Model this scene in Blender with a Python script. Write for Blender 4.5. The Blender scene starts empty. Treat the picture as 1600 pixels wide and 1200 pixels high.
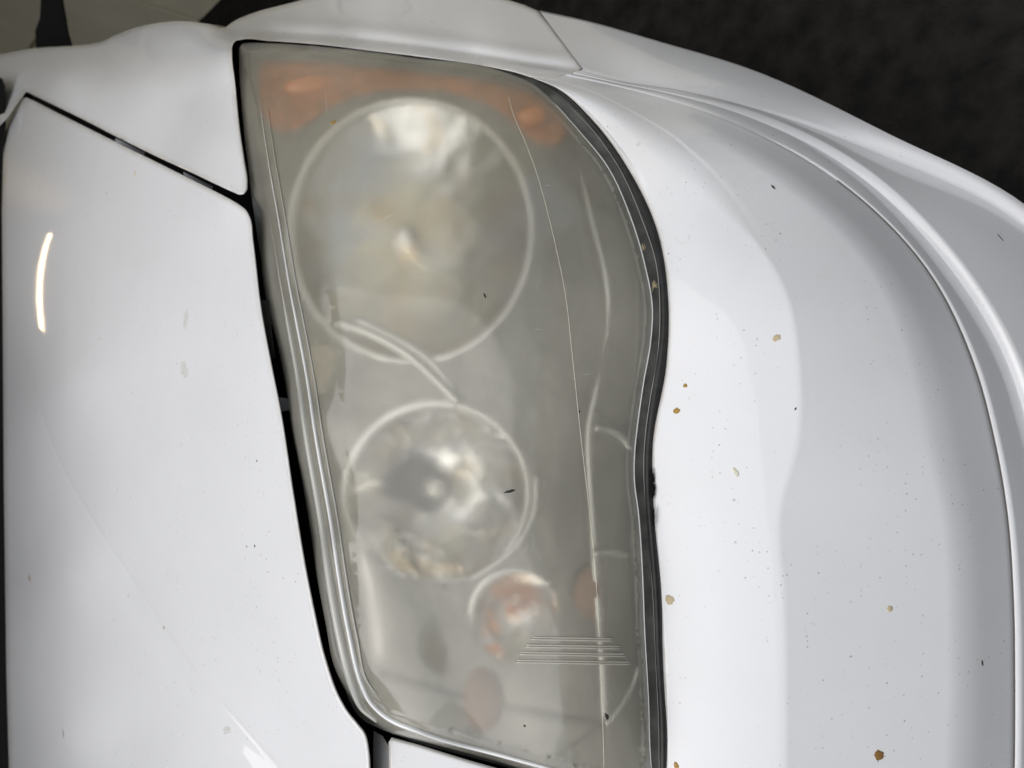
import bpy, bmesh, math, random
import numpy as np
from mathutils import Vector, Matrix
from mathutils.geometry import delaunay_2d_cdt
random.seed(7)
S = bpy.context.scene
COL = S.collection

# ------------------------------------------------------------------ camera, world, sun, exposure
CAM = Vector((0.0, 0.0, 1.15))
EL = math.radians(42)
Rv = Vector((math.sin(EL), 0, -math.cos(EL)))      # picture right: car forward and down
Uv = Vector((0, 1, 0))                             # picture up: outward across the car
Dv = Vector((-math.cos(EL), 0, -math.sin(EL)))     # view direction: back and down on to the headlight
cd = bpy.data.cameras.new('camera'); cam = bpy.data.objects.new('camera', cd); COL.objects.link(cam)
M = Matrix((Rv, Uv, -Dv)).transposed().to_4x4(); M.translation = CAM
cam.matrix_world = M
cd.sensor_width = 36; cd.lens = 26
cd.clip_start = 0.02; cd.clip_end = 500
cd.dof.use_dof = True; cd.dof.focus_distance = 0.61; cd.dof.aperture_fstop = 7.0
S.camera = cam
K = 36.0 / 26.0 / 1600.0

W = bpy.data.worlds.new('World'); S.world = W; W.use_nodes = True
nt = W.node_tree
for n in list(nt.nodes): nt.nodes.remove(n)
sky = nt.nodes.new('ShaderNodeTexSky'); sky.sky_type = 'NISHITA'; sky.sun_disc = False
SUN_EL, SUN_ROT = math.radians(70), math.radians(200)
sky.sun_elevation = SUN_EL; sky.sun_rotation = SUN_ROT
sky.air_density = 1.0; sky.dust_density = 3.0; sky.ozone_density = 1.0
hs = nt.nodes.new('ShaderNodeHueSaturation'); hs.inputs['Saturation'].default_value = 0.42   # overcast: the blue washed out
bg = nt.nodes.new('ShaderNodeBackground'); bg.inputs['Strength'].default_value = 0.135
wo = nt.nodes.new('ShaderNodeOutputWorld')
nt.links.new(sky.outputs[0], hs.inputs['Color']); nt.links.new(hs.outputs[0], bg.inputs['Color']); nt.links.new(bg.outputs[0], wo.inputs[0])
sd = bpy.data.lights.new('sun', 'SUN'); sd.energy = 1.75; sd.angle = math.radians(100); sd.color = (1.0, 0.98, 0.95)
sun = bpy.data.objects.new('sun', sd); COL.objects.link(sun)
sdir = Vector((math.sin(SUN_ROT) * math.cos(SUN_EL), math.cos(SUN_ROT) * math.cos(SUN_EL), math.sin(SUN_EL)))
sun.rotation_euler = sdir.to_track_quat('Z', 'Y').to_euler()
S.view_settings.view_transform = 'Standard'; S.view_settings.look = 'None'
S.view_settings.exposure = 0.13; S.view_settings.gamma = 1.0; S.view_settings.use_curve_mapping = False
S.render.engine = 'CYCLES'
S.cycles.use_denoising = True
S.cycles.max_bounces = 14; S.cycles.transmission_bounces = 10; S.cycles.transparent_max_bounces = 12
S.cycles.glossy_bounces = 6; S.cycles.diffuse_bounces = 4
S.cycles.sample_clamp_indirect = 6.0

# ------------------------------------------------------------------ helpers
Ra, Ua, Da, Ca = (np.array(v) for v in (Rv, Uv, Dv, CAM))
def P(px, py, d):
    """world point at distance d along the view axis on the line of sight (px, py) of the 1600 px photograph"""
    px = np.asarray(px, float); py = np.asarray(py, float); d = np.asarray(d, float)
    x = (px - 800) * K * d; y = (600 - py) * K * d
    return Ca + x[..., None] * Ra + y[..., None] * Ua + d[..., None] * Da
def V(px, py, d): return Vector(P(px, py, d).tolist())

def smooth_poly(pts, n=6, closed=True, sharp=()):
    """Catmull-Rom through points"""
    pts = np.array(pts, float); N = len(pts); out = []
    rng = range(N if closed else N - 1)
    for i in rng:
        if closed: a, b, c, e = pts[i - 1], pts[i], pts[(i + 1) % N], pts[(i + 2) % N]
        else: a, b, c, e = pts[max(i - 1, 0)], pts[i], pts[i + 1], pts[min(i + 2, N - 1)]
        # centripetal-ish tangents limited by segment length
        L = np.linalg.norm(c[:2] - b[:2]) + 1e-9
        l0 = np.linalg.norm(b[:2] - a[:2]) + 1e-9; l2 = np.linalg.norm(e[:2] - c[:2]) + 1e-9
        m1 = ((b - a) / l0 * L + (c - b)) / (l0 + L) * L if l0 > 1e-6 else (c - b)
        m1 = ((b - a) * (L / l0) * L + (c - b) * l0) / (l0 + L) if l0 > 1e-6 else (c - b)
        m2 = ((e - c) * (L / l2) * L + (c - b) * l2) / (l2 + L) if l2 > 1e-6 else (c - b)
        for k in range(n):
            t = k / n; t2 = t * t; t3 = t2 * t
            out.append((2*t3-3*t2+1)*b + (t3-2*t2+t)*m1 + (-2*t3+3*t2)*c + (t3-t2)*m2)
    if not closed: out.append(pts[-1])
    return np.array(out)

def seg_dist(q, poly, closed=True):
    q = np.asarray(q, float); best = np.full(len(q), 1e9)
    n = len(poly)
    for i in range(n if closed else n - 1):
        a = poly[i]; b = poly[(i + 1) % n]; ab = b - a; L = ab @ ab
        if L < 1e-12: continue
        t = np.clip(((q - a) @ ab) / L, 0, 1)
        best = np.minimum(best, np.hypot(*(q - (a + t[:, None] * ab)).T))
    return best

def inside(q, poly):
    x, y = q[:, 0], q[:, 1]; r = np.zeros(len(q), bool); n = len(poly); j = n - 1
    for i in range(n):
        xi, yi = poly[i]; xj, yj = poly[j]
        c = ((yi > y) != (yj > y)) & (x < (xj - xi) * (y - yi) / (yj - yi + 1e-12) + xi)
        r ^= c; j = i
    return r

def densify(poly, mx):
    out = []
    for i in range(len(poly)):
        a = poly[i]; b = poly[(i + 1) % len(poly)]; n = max(1, int(np.ceil(np.hypot(*(b - a)) / mx)))
        if np.hypot(*(b - a)) < 0.4: continue
        for k in range(n): out.append(a + (b - a) * k / n)
    return np.array(out)

class Field:
    """thin-plate spline of inverse depth: exact for planes"""
    def __init__(self, pts):
        p = np.array(pts, float); self.c = p[:, :2] / 1000.0; w = 1.0 / p[:, 2]
        n = len(p); r = np.hypot(*(self.c[:, None] - self.c[None]).transpose(2, 0, 1))
        A = np.zeros((n + 3, n + 3)); A[:n, :n] = self.phi(r) + np.eye(n) * 1e-5
        A[:n, n] = 1; A[:n, n+1:n+3] = self.c; A[n:, :n] = A[:n, n:].T
        self.s = np.linalg.solve(A, np.concatenate([w, [0, 0, 0]]))
        self.extra = []
    @staticmethod
    def phi(r): return np.where(r > 1e-9, r * r * np.log(np.maximum(r, 1e-9)), 0)
    def __call__(self, x, y):
        q = np.stack([np.asarray(x, float), np.asarray(y, float)], -1)
        sh = q.shape[:-1]; q = q.reshape(-1, 2) / 1000.0
        r = np.hypot(q[:, None, 0] - self.c[None, :, 0], q[:, None, 1] - self.c[None, :, 1])
        n = len(self.c)
        w = self.phi(r) @ self.s[:n] + self.s[n] + q @ self.s[n+1:]
        d = 1.0 / w
        for f in self.extra: d = d + f(q * 1000.0)
        return d.reshape(sh)

def new_obj(name, verts, faces, mat, parent=None, normals=None, smooth=True, attrs=None):
    verts = np.asarray(verts, float)
    c = verts.mean(0)
    me = bpy.data.meshes.new(name)
    me.from_pydata((verts - c).tolist(), [], [list(map(int, f)) for f in faces])
    me.materials.append(mat)
    if smooth: me.polygons.foreach_set('use_smooth', [True] * len(me.polygons))
    if attrs:
        for k, v in attrs.items():
            a = me.attributes.new(k, 'FLOAT', 'POINT'); a.data.foreach_set('value', np.asarray(v, np.float32))
    me.update()
    if normals is not None: me.normals_split_custom_set_from_vertices(np.asarray(normals).tolist())
    o = bpy.data.objects.new(name, me); COL.objects.link(o)
    o.location = Vector(c.tolist())
    if parent is not None:
        o.parent = parent
        o.location = Vector(c.tolist()) - world_loc(parent)
    return o
def world_loc(o):
    l = Vector(o.location)
    while o.parent: o = o.parent; l += Vector(o.location)
    return l
def empty(name, loc, parent=None):
    o = bpy.data.objects.new(name, None); COL.objects.link(o); o.empty_display_size = 0.05
    o.location = Vector(loc) - (world_loc(parent) if parent else Vector()); o.parent = parent
    return o
def tag(o, label=None, cat=None, group=None, kind=None):
    for k, v in (('label', label), ('category', cat), ('group', group), ('kind', kind)):
        if v: o[k] = v
    return o

def panel(name, poly, D, mat, parent, step=14, roll=7, drop=0.0035, flange=0.018, holes=(), rollfn=None, extra_pts=None, edge_attr=True, back=None):
    """curved sheet over a traced outline with a rolled edge and a return flange"""
    poly = densify(np.array(poly, float), max(6.0, roll * 1.2))
    if rollfn is None:
        def rollfn(q, dist):
            s = np.clip(dist / roll, 0, 1)
            return drop * (1 - np.sqrt(np.maximum(0, 1 - (1 - s) ** 2)))
    def dist_of(q):
        d = seg_dist(q, poly)
        for h in holes: d = np.minimum(d, seg_dist(q, h))
        return d
    def depth(q):
        return D(q[:, 0], q[:, 1]) + rollfn(q, dist_of(q))
    # points
    pts = [tuple(p) for p in poly]; edges = [(i, (i + 1) % len(poly)) for i in range(len(poly))]
    loops = [np.arange(len(poly))]
    for h in holes:
        b = len(pts); pts += [tuple(p) for p in h]; edges += [(b + i, b + (i + 1) % len(h)) for i in range(len(h))]
        loops.append(np.arange(b, b + len(h)))
    def ring(lp, off):
        a = np.roll(lp, 1, 0); c = np.roll(lp, -1, 0); t = c - a; t /= np.linalg.norm(t, axis=1)[:, None] + 1e-9
        n = np.stack([-t[:, 1], t[:, 0]], 1)
        return np.concatenate([lp + n * off, lp - n * off])
    cand = []
    for lp in [poly] + [np.array(h) for h in holes]:
        for f in (0.12, 0.3, 0.6, 1.0, 1.5):
            off = f * roll
            r = ring(lp, off)
            r = r[(dist_of(r) > off * 0.96) & inside(r, poly)]
            cand.append(r)
    x0, y0 = poly.min(0); x1, y1 = poly.max(0)
    gx, gy = np.meshgrid(np.arange(x0 + step / 2, x1, step), np.arange(y0 + step / 2, y1, step))
    gx = gx + (np.arange(gx.shape[0]) % 2)[:, None] * step / 2
    g = np.stack([gx.ravel(), gy.ravel()], 1)
    g = g[inside(g, poly)]; g = g[dist_of(g) > 1.9 * roll]
    cand.append(g)
    if extra_pts is not None:
        e = np.array(extra_pts); e = e[inside(e, poly)]; e = e[dist_of(e) > roll * 0.3]; cand.append(e)
    cand = np.concatenate(cand)
    for h in holes: cand = cand[~inside(cand, np.array(h))]
    pts += [tuple(p) for p in cand]
    vo, eo, fo, ov, oe, of_ = delaunay_2d_cdt([Vector(p) for p in pts], edges, [], 1, 1e-3)
    q = np.array([tuple(v) for v in vo])
    F = [list(f) for f in fo]
    if holes:
        cen = np.array([q[f].mean(0) for f in F]); keep = np.ones(len(F), bool)
        for h in holes: keep &= ~inside(cen, np.array(h))
        F = [f for f, k in zip(F, keep) if k]
    # orient toward camera
    def wn(q):
        e = 0.5
        dx = np.array([e, 0]); dy = np.array([0, e])
        a = P(*(q + dx).T, depth(q + dx)) - P(*(q - dx).T, depth(q - dx))
        b = P(*(q + dy).T, depth(q + dy)) - P(*(q - dy).T, depth(q - dy))
        n = np.cross(b, a); n /= np.linalg.norm(n, axis=1)[:, None]
        s = np.sign((n * (Ca - P(*q.T, depth(q)))).sum(1)); return n * s[:, None]
    dep = depth(q)
    Wp = P(q[:, 0], q[:, 1], dep)
    N = wn(q)
    # fix winding
    for i, f in enumerate(F):
        a, b, c = Wp[f[0]], Wp[f[1]], Wp[f[2]]
        if np.dot(np.cross(b - a, c - a), Ca - a) < 0: F[i] = f[::-1]
    # flange: edges used once
    cnt = {}
    for f in F:
        for i in range(len(f)):
            e = (f[i], f[(i + 1) % len(f)]); k = tuple(sorted(e)); cnt.setdefault(k, []).append(e)
    be = [v[0] for k, v in cnt.items() if len(v) == 1]
    bv = sorted({i for e in be for i in e}); idx = {}
    verts = Wp.tolist(); normals = N.tolist()
    Nf = wn(q + 0.0)
    Dd = D(q[:, 0], q[:, 1])
    if flange:
        qc = q.mean(0)
        for i in bv:
            idx[i] = len(verts)
            verts.append(Wp[i].tolist())
            p2 = P(q[i, 0], q[i, 1], dep[i] + flange)
            verts.append(p2.tolist())
            normals += [[0, 0, 0], [0, 0, 0]]
        for a, b in be:
            fa, fb = idx[a], idx[b]
            F.append([fb, fa, fa + 1, fb + 1])
            n = np.cross(np.array(verts[fa]) - np.array(verts[fb]), np.array(verts[fa + 1]) - np.array(verts[fb])); n /= np.linalg.norm(n) + 1e-12
            for k in (fa, fa + 1, fb, fb + 1): normals[k] = (np.array(normals[k]) + n).tolist()
    normals = np.array(normals); ln = np.linalg.norm(normals, axis=1); normals[ln < 1e-9] = (0, 0, 1); normals /= np.maximum(ln, 1e-9)[:, None] * (ln >= 1e-9)[:, None] + (ln < 1e-9)[:, None]
    dd = np.zeros(len(verts)); dd[:len(q)] = seg_dist(q, poly)
    return new_obj(name, verts, F, mat, parent, normals, attrs={'edge_px': dd})

def tube(name, pts, r, mat, parent=None, n=8, closed=False, flat=1.0):
    pts = [Vector(p) for p in pts]; N = len(pts); verts = []; faces = []
    rr = r if hasattr(r, '__len__') else [r] * N
    up = None
    for i, p in enumerate(pts):
        a = pts[i - 1] if (i > 0 or closed) else p; b = pts[(i + 1) % N] if (i < N - 1 or closed) else p
        t = (b - a).normalized()
        if up is None: up = Vector((0.3, 0.2, 1)).cross(t).normalized()
        s = (up - t * up.dot(t)).normalized(); up = s; w = t.cross(s)
        for k in range(n):
            an = 2 * math.pi * k / n
            verts.append(tuple(p + s * math.cos(an) * rr[i] + w * math.sin(an) * rr[i] * flat))
    for i in range(N if closed else N - 1):
        j = (i + 1) % N
        for k in range(n):
            faces.append((i*n+k, i*n+(k+1)%n, j*n+(k+1)%n, j*n+k))
    if not closed:
        faces.append(tuple(range(n))[::-1]); faces.append(tuple((N-1)*n+k for k in range(n)))
    return new_obj(name, verts, faces, mat, parent)

def lathe_at(name, center, axis, prof, mat, parent=None, n=64, wob=None, ref=None):
    """prof: list of (radius, height along axis)"""
    a = Vector(axis).normalized(); s = (Vector((0, 1, 0)) - a * a.y).normalized(); w = a.cross(s)
    verts = []; faces = []
    for i, (r, h) in enumerate(prof):
        for k in range(n):
            an = 2 * math.pi * k / n; q = r * (1 + (wob(an, i / (len(prof) - 1)) if wob else 0))
            verts.append(tuple(Vector(center) + s * math.cos(an) * q + w * math.sin(an) * q + a * h))
    for i in range(len(prof) - 1):
        for k in range(n):
            faces.append((i*n+k, i*n+(k+1)%n, (i+1)*n+(k+1)%n, (i+1)*n+k))
    return new_obj(name, verts, faces, mat, parent)

# ------------------------------------------------------------------ materials
def mat_new(name):
    m = bpy.data.materials.new(name); m.use_nodes = True; nt = m.node_tree
    for n in list(nt.nodes): nt.nodes.remove(n)
    return m, nt, nt.nodes.new, nt.links.new
def principled(name, color, rough=0.5, metal=0.0, coat=0.0, coat_rough=0.03, noise=0.0, nscale=40, bump=0.0, bscale=200, spec=0.5):
    m, nt, N, L = mat_new(name)
    out = N('ShaderNodeOutputMaterial'); b = N('ShaderNodeBsdfPrincipled'); L(b.outputs[0], out.inputs[0])
    b.inputs['Base Color'].default_value = (*color, 1); b.inputs['Roughness'].default_value = rough
    b.inputs['Metallic'].default_value = metal; b.inputs['Coat Weight'].default_value = coat; b.inputs['Coat Roughness'].default_value = coat_rough
    b.inputs['Specular IOR Level'].default_value = spec
    tc = N('ShaderNodeTexCoord')
    if noise:
        t = N('ShaderNodeTexNoise'); t.inputs['Scale'].default_value = nscale; t.inputs['Detail'].default_value = 6; L(tc.outputs['Object'], t.inputs['Vector'])
        mr = N('ShaderNodeMapRange'); mr.inputs[1].default_value = 0.3; mr.inputs[2].default_value = 0.7; mr.inputs[3].default_value = 1 - noise; mr.inputs[4].default_value = 1 + noise
        L(t.outputs['Fac'], mr.inputs[0])
        mx = N('ShaderNodeVectorMath'); mx.operation = 'SCALE'; mx.inputs[0].default_value = color; L(mr.outputs[0], mx.inputs['Scale']); L(mx.outputs[0], b.inputs['Base Color'])
    if bump:
        t2 = N('ShaderNodeTexNoise'); t2.inputs['Scale'].default_value = bscale; t2.inputs['Detail'].default_value = 4; L(tc.outputs['Object'], t2.inputs['Vector'])
        bp = N('ShaderNodeBump'); bp.inputs['Strength'].default_value = 1.0; bp.inputs['Distance'].default_value = bump; L(t2.outputs['Fac'], bp.inputs['Height']); L(bp.outputs[0], b.inputs['Normal'])
    return m

def paint_material():
    m, nt, N, L = mat_new('white_car_paint')
    out = N('ShaderNodeOutputMaterial'); b = N('ShaderNodeBsdfPrincipled'); L(b.outputs[0], out.inputs[0])
    b.inputs['Roughness'].default_value = 0.4; b.inputs['Coat Weight'].default_value = 1.0; b.inputs['Coat Roughness'].default_value = 0.045
    b.inputs['Specular IOR Level'].default_value = 0.2
    tc = N('ShaderNodeTexCoord')
    # fine grime film
    n1 = N('ShaderNodeTexNoise'); n1.inputs['Scale'].default_value = 9; n1.inputs['Detail'].default_value = 8; n1.inputs['Roughness'].default_value = 0.65
    L(tc.outputs['Object'], n1.inputs['Vector'])
    # specks: voronoi cells, only some of them, small radius
    def specks(scale, size, keep, dist=0.0):
        v = N('ShaderNodeTexVoronoi'); v.inputs['Scale'].default_value = scale; L(tc.outputs['Object'], v.inputs['Vector'])
        lt = N('ShaderNodeMapRange'); lt.inputs[1].default_value = size; lt.inputs[2].default_value = size * 0.5; L(v.outputs['Distance'], lt.inputs[0])
        sp = N('ShaderNodeSeparateColor'); L(v.outputs['Color'], sp.inputs[0])
        gt = N('ShaderNodeMath'); gt.operation = 'GREATER_THAN'; gt.inputs[1].default_value = keep; L(sp.outputs[0], gt.inputs[0])
        mu = N('ShaderNodeMath'); mu.operation = 'MULTIPLY'; L(lt.outputs[0], mu.inputs[0]); L(gt.outputs[0], mu.inputs[1]); 
        m2 = N('ShaderNodeMath'); m2.operation = 'MULTIPLY'; L(mu.outputs[0], m2.inputs[0]); L(sp.outputs[1], m2.inputs[1])
        return m2.outputs[0]
    s1 = specks(230, 0.22, 0.65); s2 = specks(62, 0.085, 0.8)
    # dried water-drop rings
    v = N('ShaderNodeTexVoronoi'); v.inputs['Scale'].default_value = 45; L(tc.outputs['Object'], v.inputs['Vector'])
    nz = N('ShaderNodeTexNoise'); nz.inputs['Scale'].default_value = 500; L(tc.outputs['Object'], nz.inputs['Vector'])
    ad = N('ShaderNodeMath'); ad.operation = 'MULTIPLY_ADD'; ad.inputs[1].default_value = 0.14; L(nz.outputs['Fac'], ad.inputs[0]); L(v.outputs['Distance'], ad.inputs[2])
    su = N('ShaderNodeMath'); su.operation = 'SUBTRACT'; su.inputs[1].default_value = 0.27; L(ad.outputs[0], su.inputs[0])
    ab = N('ShaderNodeMath'); ab.operation = 'ABSOLUTE'; L(su.outputs[0], ab.inputs[0])
    rg = N('ShaderNodeMapRange'); rg.inputs[1].default_value = 0.018; rg.inputs[2].default_value = 0.0; L(ab.outputs[0], rg.inputs[0])
    sp = N('ShaderNodeSeparateColor'); L(v.outputs['Color'], sp.inputs[0])
    gt = N('ShaderNodeMath'); gt.operation = 'GREATER_THAN'; gt.inputs[1].default_value = 0.86; L(sp.outputs[2], gt.inputs[0])
    nb = N('ShaderNodeTexNoise'); nb.inputs['Scale'].default_value = 180; L(tc.outputs['Object'], nb.inputs['Vector'])
    nbm = N('ShaderNodeMapRange'); nbm.inputs[1].default_value = 0.45; nbm.inputs[2].default_value = 0.65; L(nb.outputs['Fac'], nbm.inputs[0])
    rm = N('ShaderNodeMath'); rm.operation = 'MULTIPLY'; L(rg.outputs[0], rm.inputs[0]); L(gt.outputs[0], rm.inputs[1])
    rm2 = N('ShaderNodeMath'); rm2.operation = 'MULTIPLY'; L(rm.outputs[0], rm2.inputs[0]); L(nbm.outputs[0], rm2.inputs[1])
    # colour chain
    base = N('ShaderNodeMixRGB'); base.inputs[1].default_value = (0.79, 0.80, 0.815, 1); base.inputs[2].default_value = (0.765, 0.775, 0.785, 1)
    mr = N('ShaderNodeMapRange'); mr.inputs[1].default_value = 0.42; mr.inputs[2].default_value = 0.7; L(n1.outputs['Fac'], mr.inputs[0]); L(mr.outputs[0], base.inputs[0])
    def over(prev, fac, col, k):
        x = N('ShaderNodeMixRGB'); x.inputs[2].default_value = (*col, 1); f = N('ShaderNodeMath'); f.operation = 'MULTIPLY'; f.inputs[1].default_value = k
        f.use_clamp = True
        L(fac, f.inputs[0]); L(f.outputs[0], x.inputs[0]); L(prev, x.inputs[1]); return x.outputs[0]
    pm = N('ShaderNodeTexNoise'); pm.inputs['Scale'].default_value = 14; pm.inputs['Detail'].default_value = 3; L(tc.outputs['Object'], pm.inputs['Vector'])
    pr = N('ShaderNodeMapRange'); pr.inputs[1].default_value = 0.42; pr.inputs[2].default_value = 0.66; L(pm.outputs['Fac'], pr.inputs[0])
    def masked(x):
        q = N('ShaderNodeMath'); q.operation = 'MULTIPLY'; L(x, q.inputs[0]); L(pr.outputs[0], q.inputs[1]); return q.outputs[0]
    c = over(base.outputs[0], masked(s1), (0.25, 0.23, 0.2), 0.85)
    c = over(c, masked(s2), (0.16, 0.14, 0.11), 1.2)
    c = over(c, rm2.outputs[0], (0.35, 0.34, 0.31), 0.5)
    # dirt packed along the panel edges
    at = N('ShaderNodeAttribute'); at.attribute_name = 'edge_px'
    em = N('ShaderNodeMapRange'); em.inputs[1].default_value = 9.0; em.inputs[2].default_value = 1.0; L(at.outputs['Fac'], em.inputs[0])
    ne = N('ShaderNodeTexNoise'); ne.inputs['Scale'].default_value = 60; ne.inputs['Detail'].default_value = 5; L(tc.outputs['Object'], ne.inputs['Vector'])
    e2 = N('ShaderNodeMath'); e2.operation = 'MULTIPLY'; L(em.outputs[0], e2.inputs[0]); L(ne.outputs['Fac'], e2.inputs[1])
    c = over(c, e2.outputs[0], (0.42, 0.37, 0.28), 0.75)
    L(c, b.inputs['Base Color'])
    # orange peel
    t2 = N('ShaderNodeTexNoise'); t2.inputs['Scale'].default_value = 350; t2.inputs['Detail'].default_value = 2; L(tc.outputs['Object'], t2.inputs['Vector'])
    bp = N('ShaderNodeBump'); bp.inputs['Strength'].default_value = 0.5; bp.inputs['Distance'].default_value = 0.00002; L(t2.outputs['Fac'], bp.inputs['Height'])
    L(bp.outputs[0], b.inputs['Coat Normal']); 
    rr = N('ShaderNodeMapRange'); rr.inputs[3].default_value = 0.015; rr.inputs[4].default_value = 0.05; L(n1.outputs['Fac'], rr.inputs[0]); L(rr.outputs[0], b.inputs['Coat Roughness'])
    return m

def lens_material():
    m, nt, N, L = mat_new('hazy_polycarbonate')
    out = N('ShaderNodeOutputMaterial'); tc = N('ShaderNodeTexCoord')
    n1 = N('ShaderNodeTexNoise'); n1.inputs['Scale'].default_value = 10; n1.inputs['Detail'].default_value = 7; n1.inputs['Roughness'].default_value = 0.6; L(tc.outputs['Object'], n1.inputs['Vector'])
    n2 = N('ShaderNodeTexNoise'); n2.inputs['Scale'].default_value = 900; n2.inputs['Detail'].default_value = 2; L(tc.outputs['Object'], n2.inputs['Vector'])
    rf = N('ShaderNodeBsdfRefraction'); rf.inputs['IOR'].default_value = 1.22; rf.inputs['Roughness'].default_value = LENS_ROUGH; rf.inputs['Color'].default_value = (0.98, 0.975, 0.94, 1)
    tr = N('ShaderNodeBsdfTransparent'); tr.inputs['Color'].default_value = (0.96, 0.95, 0.88, 1)
    clear = N('ShaderNodeMixShader'); clear.inputs[0].default_value = 0.10; L(rf.outputs[0], clear.inputs[1]); L(tr.outputs[0], clear.inputs[2])
    df = N('ShaderNodeBsdfDiffuse'); df.inputs['Color'].default_value = (0.72, 0.70, 0.60, 1)
    tl = N('ShaderNodeBsdfTranslucent'); tl.inputs['Color'].default_value = (0.62, 0.60, 0.53, 1)
    hz = N('ShaderNodeMixShader'); hz.inputs[0].default_value = 0.25; L(df.outputs[0], hz.inputs[1]); L(tl.outputs[0], hz.inputs[2])
    mr = N('ShaderNodeMapRange'); mr.inputs[1].default_value = 0.3; mr.inputs[2].default_value = 0.7; mr.inputs[3].default_value = HAZE[0]; mr.inputs[4].default_value = HAZE[1]; L(n1.outputs['Fac'], mr.inputs[0])
    # tiny pits and scratches in the haze
    v = N('ShaderNodeTexVoronoi'); v.inputs['Scale'].default_value = 320; L(tc.outputs['Object'], v.inputs['Vector'])
    lt = N('ShaderNodeMapRange'); lt.inputs[1].default_value = 0.12; lt.inputs[2].default_value = 0.05; L(v.outputs['Distance'], lt.inputs[0])
    sp = N('ShaderNodeSeparateColor'); L(v.outputs['Color'], sp.inputs[0]); gt = N('ShaderNodeMath'); gt.operation = 'GREATER_THAN'; gt.inputs[1].default_value = 0.85; L(sp.outputs[0], gt.inputs[0])
    mu = N('ShaderNodeMath'); mu.operation = 'MULTIPLY'; L(lt.outputs[0], mu.inputs[0]); L(gt.outputs[0], mu.inputs[1])
    ma = N('ShaderNodeMath'); ma.operation = 'MULTIPLY_ADD'; ma.inputs[1].default_value = 0.25; ma.use_clamp = True; L(mu.outputs[0], ma.inputs[0]); L(mr.outputs[0], ma.inputs[2])
    mx = N('ShaderNodeMixShader'); L(ma.outputs[0], mx.inputs[0]); L(clear.outputs[0], mx.inputs[1]); L(hz.outputs[0], mx.inputs[2])
    gl = N('ShaderNodeBsdfGlossy'); gl.inputs['Roughness'].default_value = 0.07; gl.inputs['Color'].default_value = (1, 1, 1, 1)
    fr = N('ShaderNodeFresnel'); fr.inputs['IOR'].default_value = 1.6
    bp = N('ShaderNodeBump'); bp.inputs['Strength'].default_value = 0.4; bp.inputs['Distance'].default_value = 0.00005; L(n2.outputs['Fac'], bp.inputs['Height']); L(bp.outputs[0], gl.inputs['Normal'])
    geo = N('ShaderNodeNewGeometry'); inv = N('ShaderNodeMath'); inv.operation = 'SUBTRACT'; inv.inputs[0].default_value = 1; L(geo.outputs['Backfacing'], inv.inputs[1])
    fm = N('ShaderNodeMath'); fm.operation = 'MULTIPLY'; L(fr.outputs[0], fm.inputs[0]); L(inv.outputs[0], fm.inputs[1])
    fin = N('ShaderNodeMixShader'); L(fm.outputs[0], fin.inputs[0]); L(mx.outputs[0], fin.inputs[1]); L(gl.outputs[0], fin.inputs[2])
    L(fin.outputs[0], out.inputs[0])
    return m
LENS_ROUGH = 0.62; HAZE = (0.20, 0.38)

paint = paint_material()
lensm = lens_material()
black = principled('black_gap_shade_and_cowl', (0.006, 0.006, 0.006), 0.8, spec=0.15)
rubber = principled('black_rubber', (0.018, 0.018, 0.018), 0.45, noise=0.4, nscale=120)
dark_plastic = principled('dark_grey_plastic', (0.07, 0.07, 0.072), 0.4, noise=0.3, nscale=90)
def chrome_mat(name, bump, bs, col=(0.88, 0.88, 0.86), warm_reflection=(0.80, 0.62, 0.40), rough=0.12):
    m, nt, N, L = mat_new(name); out = N('ShaderNodeOutputMaterial'); b = N('ShaderNodeBsdfPrincipled'); L(b.outputs[0], out.inputs[0])
    b.inputs['Metallic'].default_value = 1.0; b.inputs['Roughness'].default_value = rough
    tc = N('ShaderNodeTexCoord'); t = N('ShaderNodeTexNoise'); t.inputs['Scale'].default_value = bs * 1.3; t.inputs['Detail'].default_value = 3; L(tc.outputs['Object'], t.inputs['Vector'])
    mr = N('ShaderNodeMapRange'); mr.inputs[1].default_value = 0.5; mr.inputs[2].default_value = 0.68; L(t.outputs['Fac'], mr.inputs[0])
    mx = N('ShaderNodeMixRGB'); mx.inputs[1].default_value = (*col, 1); mx.inputs[2].default_value = (*warm_reflection, 1); L(mr.outputs[0], mx.inputs[0]); L(mx.outputs[0], b.inputs['Base Color'])  # warm patches put reflections of warm surroundings into the chrome colour
    t2 = N('ShaderNodeTexNoise'); t2.inputs['Scale'].default_value = bs; t2.inputs['Detail'].default_value = 1.5; t2.inputs['Distortion'].default_value = 0.6; L(tc.outputs['Object'], t2.inputs['Vector'])
    bp = N('ShaderNodeBump'); bp.inputs['Strength'].default_value = 1.0; bp.inputs['Distance'].default_value = bump; L(t2.outputs['Fac'], bp.inputs['Height']); L(bp.outputs[0], b.inputs['Normal'])
    return m
chrome = chrome_mat('reflector_chrome', 0.006, 30)
chrome_big = chrome_mat('large_reflector_chrome', 0.005, 17)
ring_m = principled('satin_ring_metal', (0.88, 0.87, 0.83), 0.28, 0.5, coat=0.6)
arm_m = principled('satin_arm_metal', (0.66, 0.66, 0.62), 0.3, 0.7)
satin = principled('bezel_silver', (0.27, 0.265, 0.235), 0.40, 0.5, bump=0.008, bscale=13)
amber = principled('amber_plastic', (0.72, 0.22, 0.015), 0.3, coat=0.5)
amber_reflection_m = principled('brown_amber_reflection', (0.30, 0.18, 0.12), 0.6)
amber_dark = principled('dark_amber_plastic', (0.45, 0.15, 0.03), 0.4, coat=0.3, noise=0.3, nscale=60)
bulbglass = principled('pale_bulb_glass', (0.9, 0.88, 0.8), 0.1, 0.2, coat=1.0)

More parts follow.
